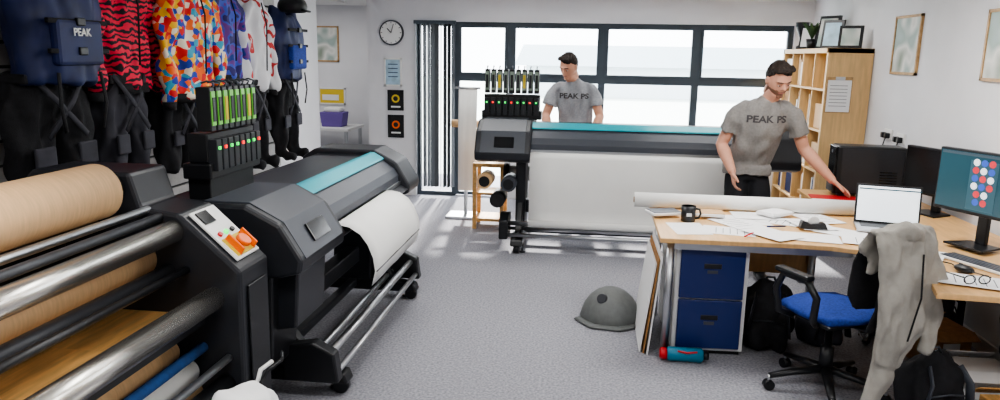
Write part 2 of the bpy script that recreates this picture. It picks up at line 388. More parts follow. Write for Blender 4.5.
tube('cable_tie',[(.02,.1,.46),(.06,.14,.54),(.1,.18,.57),(.08,.22,.58)],.008,BLK,g,6);tube('cable_tie_b',[(.02,.1,.46),(.02,.16,.53),(.04,.22,.54)],.009,WHT,g,6)
# ------------------------------------------------------------------ garments
def jacket(name,y,zt,w,h,mat,sl=True,x=-2.76):
    g=G(name,(x,y,zt));a=w*.3
    gs=[tubeg([(0,0,-h),(0,0,-h*.6),(0,0,-h*.25),(0,0,-.06),(0,0,.02)],[(.105,a),(.11,a*1.02),(.12,a*1.1),(.09,a*.8),(.055,.075)],16,side=(1,0,0))]
    for s in(-1,1):
        gs.append(tubeg([(0,s*a*.7,-.08),(0.01,s*(a+.06),-.22),(.03,s*(a+.09),-.42),(.05,s*(a+.1),-h*1.02)],[.075,.07,.06,.045],12))
    remesh(gs,'shell',mat,g,.018,4,.06,8)
    tube('neck_seal',[(0,0,0),(0,0,.05)],[.06,.045],BLKF,g)
    tube('hanger',[(-.1,-a*.7,.0),(-.05,0,.07),(-.05,0,.11),(-.1,0,.13)],.008,STEEL,g,6)
    tube('front_zip',[(.1,0,-.05),(.135,.01,-h*.3),(.125,0,-h*.8)],.006,BLKF,g,6)
    tube('waist_band',[(0,0,-h-.03),(0,0,-h+.03)],[(.108,a*1.02)]*2,BLKF,g,20,side=(1,0,0))
    for s in(-1,1): tube('cuff_%d'%s,[(.05,s*(a+.1),-h*1.02),(.05,s*(a+.1),-h*1.02-.05)],[.044,.038],BLKF,g,12)
    return g
def vest(name,y,zt,w,h,mat,mat2,x=-2.72,txt=None):
    g=G(name,(x,y,zt));a=w*.5
    remesh([tubeg([(0,0,-h),(0,0,-h*.5),(0,0,-h*.3),(0,0,-h*.12)],[(.12,a*.9),(.14,a),(.13,a*.95),(.09,a*.7)],16,side=(1,0,0)),
            tubeg([(0,-a*.5,-h*.25),(0,-a*.45,0)],[(.08,.06),(.06,.045)],10),tubeg([(0,a*.5,-h*.25),(0,a*.45,0)],[(.08,.06),(.06,.045)],10)],'foam_body',mat,g,.018,4,.03,8)
    box('front_pocket',.09,.145,-a*.55,a*.55,-h*.85,-h*.5,mat2,g,.02)
    for i in range(3):
        z=-h*(.3+.22*i);box('strap_%d'%i,.12,.14,-a*.7,a*.7,z-.012,z+.012,BLKF,g,.004);box('buckle_%d'%i,.135,.155,-.03,.03,z-.02,z+.02,BLK,g,.005)
    if txt: text('label',txt,.055,WHT,fr((.152,0,-h*.6),(0,1,0),(0,0,1)),g,.002)
    for s in(-1,1): tube('hanging_strap_%d'%s,[(.12,s*a*.5,-h*.9),(.13,s*a*.55,-h*1.15),(.12,s*a*.45,-h*1.35)],[(.004,.014)]*3,BLKF,g,6,side=(1,0,0))
    return g
def pants(name,y,zt,w,h,mat,x=-2.78,boots=False):
    g=G(name,(x,y,zt));a=w*.5
    gs=[tubeg([(0,0,0),(0,0,-.12),(0,0,-.25)],[(.09,a*.8),(.11,a),(.1,a*.95)],14,side=(1,0,0))]
    for s in(-1,1):
        gs.append(tubeg([(0,s*a*.45,-.18),(.03,s*a*.55,-h*.6),(.02,s*a*.55,-h)],[(.1,a*.52),(.08,a*.42),(.06,a*.33)],12,side=(1,0,0)))
        if boots: gs.append(tubeg([(0,s*a*.55,-h),(.05,s*a*.55,-h-.05),(.17,s*a*.6,-h-.07)],[.05,.05,.035],10))
    remesh(gs,'legs',mat,g,.018,3,.05,8)
    box('waist_belt',-.08,.1,-a*.8,a*.8,-.03,.02,BLKF,g,.01)
    tube('harness_strap_a',[(.1,-a*.7,.02),(.13,-a*.2,-.12),(.13,a*.5,-.3)],[(.004,.018)]*3,DARKP,g,6,side=(1,0,0))
    tube('harness_strap_b',[(.1,a*.7,.02),(.13,a*.2,-.12),(.13,-a*.5,-.3)],[(.004,.018)]*3,DARKP,g,6,side=(1,0,0))
    for s in(-1,1):
        box('knee_patch_%d'%s,.1,.12,s*a*.55-a*.25,s*a*.55+a*.25,-h*.68,-h*.5,DARKP,g,.01)
    return g
DARKP=M('dark_grey_trousers',(56,56,64),.8,var=.2,scale=8)
vest('buoyancy_vest',3.46,2.22,.62,.66,NAVY,NAVY,txt='PEAK')
jacket('paddling_jacket',4.02,2.2,.7,.68,ZEB)
jacket('paddling_jacket.001',4.58,2.2,.76,.76,CAMO,x=-2.66)
jacket('paddling_jacket.002',5.2,2.2,.66,.66,PURP)
jacket('paddling_jacket.003',5.72,2.18,.54,.74,CAGW)
vest('buoyancy_vest.001',6.28,2.12,.58,.62,NAVY,BLUEF)
pants('dry_trousers',3.4,1.6,.56,.68,BLKF,boots=True);pants('dry_trousers.001',3.98,1.58,.44,.64,DARKP)
pants('dry_trousers.002',4.55,1.5,.42,.55,BLKF);pants('dry_trousers.003',5.1,1.55,.42,.6,NAVY);pants('dry_trousers.004',5.65,1.5,.42,.6,BLKF,boots=True);pants('dry_trousers.005',6.3,1.5,.46,.62,BLKF,boots=True)
for i,(y,z,x) in enumerate(((3.5,2.2,-2.62),(6.2,2.13,-2.6))):
    g=G('paddling_helmet' if i==0 else 'paddling_helmet.001',(x,y,z))
    vs,fs=sph((0,0,0),(.13,.11,.1),20,12);fs=[f for f in fs if sum(vs[k].z for k in f)/len(f)>-.045]
    ob=frompy(vs,fs,'shell',BLK,g,True);m=ob.modifiers.new('s','SOLIDIFY');m.thickness=.012
    tube('peak',[(.1,-.06,-.03),(.15,0,-.04),(.1,.06,-.03)],[(.01,.02)]*3,BLK,g,8)
g=G('hanging_rail',(-2.86,0,0));tube('rail',[(0,3.0,2.3),(0,6.6,2.3)],.014,STEEL,g)
for i in range(5): tube('arm_%d'%i,[(-.1,3.1+i*.85,2.3),(0,3.1+i*.85,2.3)],.01,STEEL,g,8)
# ------------------------------------------------------------------ wall things
def clock(name,loc,r):
    g=G(name,loc)
    tube('rim',[(0,0,0),(0,-.035,0)],r,GRYP,g,40);tube('face',[(0,-.03,0),(0,-.037,0)],r*.88,WHT,g,40)
    for i in range(12):
        a=i*math.pi/6;c=V((math.sin(a)*r*.74,-.039,math.cos(a)*r*.74));tube('tick_%d'%i,[c,c*1.0+V((math.sin(a)*r*.1,0,math.cos(a)*r*.1))],.004,BLK,g,6)
    tube('hour_hand',[(0,-.041,0),(-.05,-.041,.05)],.005,BLK,g,6);tube('minute_hand',[(0,-.041,0),(.03,-.041,.1)],.004,BLK,g,6)
clock('wall_clock',(-2.41,YB,1.99),.15)
def framed(name,loc,rz,w,h,fm,pm,extra=None,t=.02):
    g=G(name,loc,rz);b=.02
    box('frame_t',-w/2,w/2,-t,0,h/2-b,h/2,fm,g);box('frame_b',-w/2,w/2,-t,0,-h/2,-h/2+b,fm,g)
    box('frame_l',-w/2,-w/2+b,-t,0,-h/2,h/2,fm,g);box('frame_r',w/2-b,w/2,-t,0,-h/2,h/2,fm,g)
    box('picture',-w/2+b,w/2-b,-t*.6,-.002,-h/2+b,h/2-b,pm,g)
    if extra: extra(g,t)
    return g
CERT=M('certificate_blue',(170,198,215),.5,var=.1,scale=12)
def cext(col):
    def f(g,t):
        tube('emblem',[(0,-t*.6,.02),(0,-t*.6-.003,.02)],.05,col,g,20);tube('emblem_core',[(0,-t*.6,.02),(0,-t*.6-.005,.02)],.03,BLK,g,20);box('caption',-.06,.06,-t*.62,-t*.5,-.09,-.07,WHT,g)
    return f
framed('framed_certificate',(-2.4,YB,1.52),0,.22,.34,WHT,CERT,lambda g,t:[box('line_%d'%i,-.06,.06,-.0135,-.012,.09-.05*i,.1-.05*i,NAVY,g) for i in range(4)])
framed('framed_award',(-2.37,YB,1.18),0,.2,.25,BLK,BLK,cext(YEL))
framed('framed_award.001',(-2.37,YB,.86),0,.2,.28,BLK,BLK,cext(ORANGE))
PIC=ramp_mat('landscape_picture','noise',[(0,(205,218,226)),(.45,(165,182,176)),(.55,(225,225,220)),(.7,(140,152,138))],4,mode='LINEAR')
WOODF=M('oak_frame',(180,145,100),.5,var=.1)
framed('framed_picture',(XR,6.16,1.88),-90,.48,.46,WOODF,PIC)
framed('framed_picture.001',(XR,4.68,1.86),-90,.6,.44,WOODF,PIC)
framed('framed_picture.002',(-3.8,10.2,1.86),0,.4,.5,WOODF,PIC)
framed('yellow_notice',(-3.72,10.2,1.12),0,.4,.24,WHT,YEL,lambda g,t:box('text_block',-.15,.1,-.014,-.012,-.06,.02,WHT,g))
g=G('alcove_table',(-3.7,9.7,0))
box('top',-.5,.5,-.35,.35,.7,.74,WHT,g,.005)
for i,(x,y) in enumerate(((-.45,-.3),(.45,-.3),(-.45,.3),(.45,.3))): box('leg_%d'%i,x-.02,x+.02,y-.02,y+.02,0,.7,STEEL,g)
g=G('storage_basket',(-3.5,9.65,.74));PUR=M('purple_basket',(110,90,160),.6)
prism('body',[(-.14,0),(.14,0),(.17,.2),(-.17,.2)],'y',-.12,.12,PUR,g,.01);box('contents',-.12,.12,-.1,.1,.2,.26,WHT,g,.02)
def socket(name,y,z):
    g=G(name,(XR,y,z),-90);box('plate',-.075,.075,-.012,0,-.043,.043,WHT,g,.004)
    for s in(-1,1): box('plug_%d'%s,-.02+s*.035,.02+s*.035,-.05,-.012,-.03,.015,BLK,g,.006)
    tube('cord',[(.035,-.04,-.02),(.04,-.07,-.15),(.02,-.04,-.4)],.005,BLK,g,6)
socket('wall_socket',6.3,1.16);socket('wall_socket.001',6.05,1.15)
# ------------------------------------------------------------------ cube shelf
g=G('cube_shelf',(2.08,6.81,0));D,W,H=.385,1.52,1.86
box('side_0',0,D,0,.045,0,H,BIRCHV,g,.003);box('side_1',0,D,W-.045,W,0,H,BIRCHV,g,.003)
box('top',0,D,0,W,H-.045,H,BIRCHV,g,.003);box('bottom',0,D,0,W,0,.045,BIRCHV,g,.003);box('back_panel',D-.01,D,.02,W-.02,.02,H-.02,BIRCHV,g)
for i in range(1,4): box('divider_%d'%i,.0,D,W*i/4-.009,W*i/4+.009,.04,H-.04,BIRCHV,g)
for i in range(1,5): box('shelf_%d'%i,.002,D,.04,W-.04,H*i/5-.009,H*i/5+.009,BIRCHV,g)
ms=[WHT,KRAFT,NAVY,GRYP,PAPER,CARD,PAPER]
for r in range(5):
    for c in range(4):
        y0=W*c/4+.03;z0=H*r/5+.012
        if r==0:z0=.047
        k=random.random()
        if k<.3: box('box_%d_%d'%(r,c),.03,D-.03,y0+.02,y0+.3,z0,z0+.2+.1*random.random(),random.choice(ms),g,.005)
        elif k<.8:
            y=y0
            for q in range(6):
                t=.02+.03*random.random();box('binder_%d_%d_%d'%(r,c,q),.04,D-.05,y,y+t,z0,z0+.22+.09*random.random(),random.choice(ms),g);y+=t+.003
g=G('clipboard',(2.2,6.805,1.45));box('board',-.11,.11,-.006,0,-.16,.16,WOODF,g,.003);box('sheet',-.1,.1,-.009,-.006,-.15,.13,PAPER,g);box('clip',-.04,.04,-.018,-.006,.13,.16,STEEL,g,.003)
for i in range(7): box('line_%d'%i,-.08,.07,-.0095,-.009,.08-i*.03,.084-i*.03,GRYP,g)
def standf(name,x,y,z,w,h,rz,m2):
    g=G(name,(x,y,z),rz)
    box('frame',-w/2,w/2,-.012,.012,0,h,BLK,g,.003,rx=-8);box('photo',-w/2+.025,w/2-.025,-.016,-.0125,.025,h-.025,m2,g,rx=-8)
    box('stand',-.02,.02,.02,.1,0,.01,BLK,g)
zt=1.86
standf('photo_frame',2.3,6.95,zt,.2,.2,-30,PIC);standf('photo_frame.001',2.22,7.2,zt,.2,.26,-45,CERT);standf('photo_frame.002',2.3,7.6,zt,.25,.32,-60,PIC);standf('photo_frame.003',2.22,7.95,zt,.2,.24,-50,PAPER)
g=G('trophy_cup',(2.2,8.15,zt));tube('cup',[(0,0,0),(0,0,.03),(0,0,.05),(0,0,.12),(0,0,.22),(0,0,.28)],[.05,.05,.015,.02,.06,.07],DGRY,g,20)
for s in(-1,1): tube('handle_%d'%s,[(0,s*.06,.25),(0,s*.1,.22),(0,s*.06,.16)],.008,DGRY,g,8)
g=G('potted_plant',(2.2,7.78,zt));tube('pot',[(0,0,0),(0,0,.1)],[.04,.055],BLK,g)
LEAF=M('leaf_green',(70,100,60),.6)
for i in range(9):
    a=i*.7;tube('leaf_%d'%i,[(0,0,.1),(.04*math.cos(a),.04*math.sin(a),.2),(.1*math.cos(a),.1*math.sin(a),.26)],[(.006,.004),(.016,.004),(.003,.002)],LEAF,g,6)
# ------------------------------------------------------------------ desk
g=G('l_shaped_desk',(0,0,0))
pf=[(.43,4.03),(1.19,4.04),(1.36,4.02),(1.48,3.97),(1.57,3.89),(1.62,3.78),(1.63,3.6),(1.6,3.4),(1.56,3.26),(2.44,3.2),(2.44,5.86),(1.66,5.86),(1.64,5.1),(1.58,4.98),(1.5,4.94),(.44,4.94)]
prism('top',pf,'z',.722,.75,BIRCH,g,.004)
for i,(x,y) in enumerate(((.5,4.12),(.5,4.84),(1.5,4.8),(2.38,3.3),(2.38,5.8),(1.74,5.8))):
    tube('leg_%d'%i,[(x,y,0),(x,y,.722)],.025,STEEL,g)
box('modesty_panel',1.0,1.5,4.83,4.85,.35,.722,BIRCH,g)
for i,y in enumerate((4.12,4.84)): box('rail_%d'%i,.5,1.5,y-.015,y+.015,.67,.72,STEEL,g)
g=G('drawer_cabinet',(.755,4.19,0),2)
box('carcass',-.21,.21,.0,.58,.03,.70,WHT,g,.004)
for i,(a,b) in enumerate(((.05,.35),(.36,.665))):
    box('drawer_%d'%i,-.185,.185,-.02,.0,a,b,BLUE,g,.005)
    box('handle_recess_%d'%i,-.05,.05,-.024,-.019,b-.12,b-.09,BLK,g,.003);box('label_%d'%i,-.03,.03,-.023,-.019,b-.15,b-.13,GRYP,g)
box('logo_plate',-.2,.2,-.024,-.018,.668,.698,WHT,g);text('logo','PEAK',.05,M('logo_ink',(60,90,140),.5),fr((-.07,-.026,.683),(1,0,0),(0,0,1)),g,.001,xs=1.4)
box('plinth',-.2,.2,.03,.55,0,.03,BLK,g)
g=G('leaning_board',(.44,4.25,0))
for i in range(3): box('sheet_%d'%i,-.012-i*.018,-.004-i*.018,-.12+.02*i,.5,.0,.62-.03*i,[PAPER,CARD,PAPER][i],g,ry=5+i)
g=G('drink_bottle',(.62,4.07,.045))
tube('body',[(-.11,0,0),(-.1,0,0),(.09,0,.0),(.1,0,.0)],[.03,.042,.042,.03],M('blue_bottle',(30,120,150),.4),g,20);tube('neck',[(.1,0,0),(.13,0,0)],.025,BLK,g);tube('cap',[(-.15,-.0,0),(-.14,0,0),(-.11,0,0)],[.025,.035,.035],RED,g,16);tube('strap',[(-.05,-.03,.03),(0,-.05,.03),(.06,-.03,.03)],.006,RED,g,6)
g=G('paper_roll',(0,4.88,.802));tube('roll',[(.33,0,0),(1.76,.0,0)],.05,FABW,g,28);tube('core',[(.325,0,0),(1.765,0,0)],.02,CARD,g,16)
g=G('coffee_mug',(.64,4.5,.75))
tube('body',[(0,0,0),(0,0,.004),(0,0,.1),(0,0,.1),(0,0,.012)],[.038,.044,.045,.04,.036],BLK,g,24)
tube('handle',[(.042,0,.082),(.068,0,.078),(.075,0,.05),(.065,0,.026),(.04,0,.02)],.007,BLK,g,8);box('print',-.015,.015,-.0465,-.0435,.04,.06,WHT,g)
def paper(i,x,y,rz,w=.21,h=.297,m=None):
    g=G('paper_sheet' if i==0 else 'paper_sheet.%03d'%i,(x,y,.7505+.0008*i),rz);box('sheet',-w/2,w/2,-h/2,h/2,0,.0008,m or PAPER,g)
    if i%2:
        for k in range(5): box('line_%d'%k,-w*.35,w*.3,-h*.3+k*.04,-h*.3+k*.04+.004,.0008,.001,GRYP,g)
for i,(x,y,r) in enumerate(((.62,4.3,8),(.85,4.28,80),(1.02,4.6,12),(1.24,4.6,65),(1.3,4.2,80),(.93,4.5,30),(1.52,4.35,50),(1.48,4.72,20),(1.1,4.72,90),(1.6,4.15,75),(1.74,3.95,60),(1.8,3.45,70),(1.08,4.22,35),(1.38,4.52,10),(2.2,3.62,20))): paper(i,x,y,r)
for i,(x,y) in enumerate(((.78,4.64),(.5,4.62),(1.22,4.74),(2.28,3.5))):
    g=G('fabric_swatch' if i==0 else 'fabric_swatch.%03d'%i,(x,y,.777),20*i);box('stack',-.1,.1,-.07,.07,-.01,.008,PAPER,g,.004);box('top_layer',-.09,.1,-.06,.07,.008,.012,[KRAFT,GRYP,PAPER,NAVY][i],g,.002)
g=G('tape_dispenser',(1.36,4.4,.762));prism('body',[(-.08,0),(.08,0),(.06,.04),(-.02,.03),(-.07,.05)],'y',-.03,.03,BLK,g,.006);tube('tape',[(.0,-.012,.045),(0,.012,.045)],.03,WHT,g)
for i,(x,y,m_) in enumerate(((1.15,4.38,NAVY),(.95,4.14,RED),(1.66,3.88,BLK))):
    g=G('pen' if i==0 else 'pen.%03d'%i,(x,y,.766),40*i);tube('barrel',[(-.06,0,0),(.05,.03,0),(.06,.033,0)],[.005,.005,.002],m_,g,8)
g=G('colour_sample_strip',(1.86,5.5,.752),-8);box('strip',-.2,.2,-.09,.09,0,.004,RED,g);box('margin',-.2,.2,-.12,-.09,0,.004,PAPER,g)
g=G('laptop',(1.83,4.55,.762),-14)
box('base',-.18,.18,-.22,.02,0,.014,STEEL,g,.004);box('keys',-.15,.15,-.12,-.01,.0141,.016,BLK,g);box('touchpad',-.05,.05,-.2,-.13,.0141,.0155,GRYP,g)
box('lid',-.18,.18,.022,.028,.012,.25,BLK,g,.003,rx=-12);box('display',-.168,.168,.016,.021,.025,.238,SCRW,g,rx=-12)
box('menu_bar',-.168,.168,-.0075,-.0055,.222,.230,SCRT,g,rx=-12)
def monitor(name,loc,rz,w,h,zb,scr,extra=None):
    g=G(name,loc,rz)
    prism('foot',[(-.12,-.09),(.12,-.09),(.09,.08),(-.09,.08)],'z',0,.012,BLK,g,.003)
    box('stem',-.03,.03,.03,.06,.01,zb+h*.5,BLK,g,.006);box('shell',-w/2,w/2,-.01,.03,zb,zb+h,BLK,g,.006)
    box('display',-w/2+.012,w/2-.012,-.013,-.009,zb+.02,zb+h-.012,scr,g)
    if extra: extra(g)
    return g
def mext(g):
    cols=[M('dot_white',(230,235,240),.4,emit=.8),M('dot_red',(200,60,70),.4,emit=.7),M('dot_blue',(60,90,180),.4,emit=.7)]
    box('artboard',-.08,.08,-.0145,-.013,.2,.47,M('artboard_dark',(52,84,96),.4,emit=.7),g)
    for r in range(6):
        for c in range(3 if r<4 else 2):
            z=.46-r*.043;x=-.045+c*.045+(.02 if r>=4 else 0)
            tube('dot_%d_%d'%(r,c),[(x,-.0145,z),(x,-.016,z)],.019,cols[(r+c*2)%3],g,12)
    box('toolbar',-.26,.26,-.0145,-.013,.49,.505,M('tool_grey',(70,85,95),.4,emit=.4),g)
    box('side_panel',.17,.25,-.0145,-.013,.2,.48,M('side_grey',(58,72,80),.4,emit=.4),g)
monitor('computer_monitor',(2.12,4.1,.765),-65,.56,.35,.17,SCRT,mext)
monitor('computer_monitor.001',(2.3,5.05,.75),-68,.5,.32,.12,SCRK)
g=G('computer_tower',(2.1,5.68,.75),-4)
box('case',-.24,.24,-.1,.1,.015,.38,BLK,g,.014);box('front_bezel',-.255,-.235,-.095,.095,.02,.375,SCRK,g,.008)
box('side_panel',-.21,.22,-.106,-.1,.035,.36,CHAR,g,.006)
for i in range(6): box('vent_%d'%i,.06,.18,-.1075,-.105,.09+i*.02,.098+i*.02,SCRK,g)
for i,x in enumerate((-.18,.18)): box('foot_%d'%i,x-.03,x+.03,-.08,.08,0,.015,GRYP,g,.003)
tube('power_button',[(-.255,0,.33),(-.259,0,.33)],.012,GRYP,g)
g=G('keyboard',(1.98,3.75,.752),-65);box('base',-.2,.2,-.06,.06,0,.014,WHT,g,.004)
for r in range(4): box('key_row_%d'%r,-.19,.19,-.05+r*.026,-.03+r*.026,.014,.019,GRYP,g,.002)
for nm,l in(('computer_mouse',(1.83,3.6,.762)),('computer_mouse.001',(1.78,4.2,.764))):
    g=G(nm,l,20);vs,fs=sph((0,0,.012),(.03,.055,.02));frompy(vs,fs,'shell',BLK,g,True);box('wheel',-.003,.003,.015,.03,.028,.034,GRYP,g)
    tube('cable',[(0,.05,.01),(.05,.12,.0),(.02,.2,0),(.1,.28,0)],.003,BLK,g,6)
g=G('spectacles',(1.78,3.38,.766),10)
for s in(-1,1):
    tube('rim_%d'%s,[(s*.035+.027*math.cos(a*.524),0,.02+.02*math.sin(a*.524)) for a in range(13)],.003,BLK,g,6);tube('arm_%d'%s,[(s*.064,0,.03),(s*.064,.12,.02)],.003,BLK,g,6)
# ------------------------------------------------------------------ under desk
def bag(name,loc,rz,sx,sy,sz,mat,pm):
    g=G(name,loc,rz)
    remesh([sph((0,0,sz*.5),(sx*.55,sy*.55,sz*.55)),boxg((0,0,sz*.42),(sx*.42,sy*.4,sz*.4)),boxg((0,-sy*.42,sz*.3),(sx*.32,sy*.14,sz*.22))],'body',mat,g,.018,5,.04,8)
    for s in(-1,1): tube('strap_%d'%s,[(s*.08,-sy*.35,sz*.9),(s*.1,-sy*.62,sz*.7),(s*.12,-sy*.6,sz*.3)],[(.022,.006)]*3,pm,g,8)
    tube('front_zip',[(-sx*.3,-sy*.56,sz*.5),(0,-sy*.6,sz*.54),(sx*.3,-sy*.56,sz*.5)],.005,pm,g,6)
    tube('grab_loop',[(-.04,0,sz*1.0),(-.02,0,sz*1.1),(.02,0,sz*1.1),(.04,0,sz*1.0)],.008,pm,g,8);return g
bag('backpack',(1.74,3.58,0),15,.3,.22,.34,BLKF,GRYP)
bag('backpack.001',(1.15,4.42,0),-10,.3,.28,.4,BLKF,DGRY)
bag('holdall_bag',(1.5,4.55,0),20,.26,.22,.22,DARKP,BLKF)
def carton(name,loc,rz,sx,sy,sz,m):
    g=G(name,loc,rz);box('body',-sx/2,sx/2,-sy/2,sy/2,0,sz,m,g,.003)
    box('flap_a',-sx/2,sx/2,-sy/2-.07,-sy/2,sz-.02,sz-.015,m,g,rx=30);box('flap_b',-sx/2,sx/2,sy/2,sy/2+.08,sz,sz+.005,m,g,rx=-40);box('label',-.05,.05,-sy/2-.002,-sy/2,sz*.3,sz*.7,PAPER,g)
carton('cardboard_box',(2.1,4.3,0),10,.24,.24,.24,CARD);carton('cardboard_box.001',(2.12,3.92,0),0,.3,.2,.16,PAPER);carton('cardboard_box.002',(2.2,3.5,0),5,.36,.3,.12,PLY)
bag('holdall_bag.001',(2.2,4.75,.0),80,.4,.3,.4,DARKP,BLKF)
g=G('hanging_coat',(2.33,3.9,0));remesh([tubeg([(0,0,.2),(0,0,.4),(0,0,.66)],[(.1,.13),(.09,.14),(.06,.09)],12)],'cloth',BLKF,g,.02,4,.05,7);tube('coat_hook',[(0,0,.64),(0,0,.72)],.01,STEEL,g,8)
g=G('cable_bundle',(1.85,4.6,0))
for i in range(5):
    tube('cable_%d'%i,[(.2*math.cos(i+k*.6)*.5+random.random()*.05,.12*math.sin(i*2+k*.9),.01+.03*(k%2)+.08*(k==0)*i) for k in range(9)],.006,BLK,g,6)
g=G('floor_dome_stool',(.2,4.72,0),0)
tube('dome',[(0,0,0),(0,0,.02),(0,0,.06),(0,0,.11),(0,0,.155),(0,0,.19),(0,0,.212),(0,0,.222)],[.2,.205,.195,.175,.145,.105,.06,.02],STONE,g,40)
tube('base_skid',[(-.215,-.06,.012),(-.12,-.2,.012),(.05,-.225,.012),(.18,-.13,.012)],[(.012,.035)]*4,STONE,g,10,side=(0,0,1));tube('hub',[(-.06,-.1,.165),(-.07,-.12,.18)],[.04,.03],DGRY,g,20)
# ------------------------------------------------------------------ office chair
ang=math.degrees(math.atan2(.89,-.455))-90
g=G('office_chair',(1.32,3.82,0),ang)
for i in range(5):
    a=i*2*math.pi/5+.3;c,s=math.cos(a),math.sin(a)
    tube('base_arm_%d'%i,[(.03*c,.03*s,.12),(.16*c,.16*s,.105),(.3*c,.3*s,.08)],[(.022,.03),(.018,.025),(.014,.018)],BLK,g,10,side=(0,0,1))
    tube('caster_%d'%i,[(.3*c-.02*s,.3*s+.02*c,.028),(.3*c+.02*s,.3*s-.02*c,.028)],.028,BLK,g,14);tube('caster_pin_%d'%i,[(.3*c,.3*s,.03),(.3*c,.3*s,.085)],.008,STEEL,g,8)
tube('gas_column',[(0,0,.1),(0,0,.25),(0,0,.25),(0,0,.41)],[.035,.035,.02,.02],BLK,g)
box('mechanism',-.1,.1,-.12,.1,.4,.43,BLK,g,.01)
remesh([sph((0,0,.465),(.24,.235,.045),20,10),boxg((0,0,.46),(.19,.18,.028))],'seat',BLUEF,g,.014,5)
box('seat_pan',-.2,.2,-.19,.19,.425,.445,BLK,g,.02)
tube('back_spine',[(0,-.1,.42),(0,-.25,.43),(0,-.29,.55),(0,-.29,.75)],[(.03,.012)]*4,BLK,g,10,side=(1,0,0))
remesh([tubeg([(0,-.25,.56),(0,-.26,.64),(0,-.27,.8),(0,-.29,.92),(0,-.3,.96)],[(.13,.028),(.19,.032),(.19,.032),(.16,.028),(.1,.02)],16,side=(1,0,0))],'backrest',BLKF,g,.013,3)
for s in(-1,1):
    tube('armrest_loop_%d'%s,[(s*.2,.06,.43),(s*.28,.08,.46),(s*.29,.1,.58),(s*.285,.06,.67),(s*.28,-.1,.67),(s*.28,-.17,.6),(s*.26,-.14,.47),(s*.2,-.1,.43)],.019,BLK,g,10)
    box('arm_pad_%d'%s,s*.28-.03,s*.28+.03,-.12,.11,.67,.70,BLK,g,.012)
g=G('draped_jacket',(1.45,3.45,0),ang)
remesh([tubeg([(0,.04,.78),(0,.05,.9),(0,.03,.98),(0,-.03,.99),(0,-.06,.93),(-.0,-.09,.75),(-.03,-.1,.55),(-.08,-.08,.36)],[(.12,.018),(.16,.02),(.17,.023),(.17,.03),(.18,.035),(.165,.042),(.135,.04),(.08,.035)],18,side=(1,0,0)),
  tubeg([(-.06,-.08,.5),(-.1,-.07,.3),(-.13,-.04,.06)],[(.08,.035),(.055,.03),(.05,.025)],12,side=(1,0,0)),
  tubeg([(.15,-.05,.92),(.18,-.08,.75),(.15,-.11,.55),(.12,-.11,.42)],[(.04,.03),(.05,.035),(.042,.03),(.033,.025)],10),
  tubeg([(-.12,-.02,.975),(-.0,-.07,.99),(.1,-.06,.965)],[.028,.038,.03],10)],'cloth',JACK,g,.010,2,.03,12)
tube('zip',[(.02,-.125,.9),(.01,-.15,.7),(-.04,-.15,.5)],.004,BLKF,g,6)
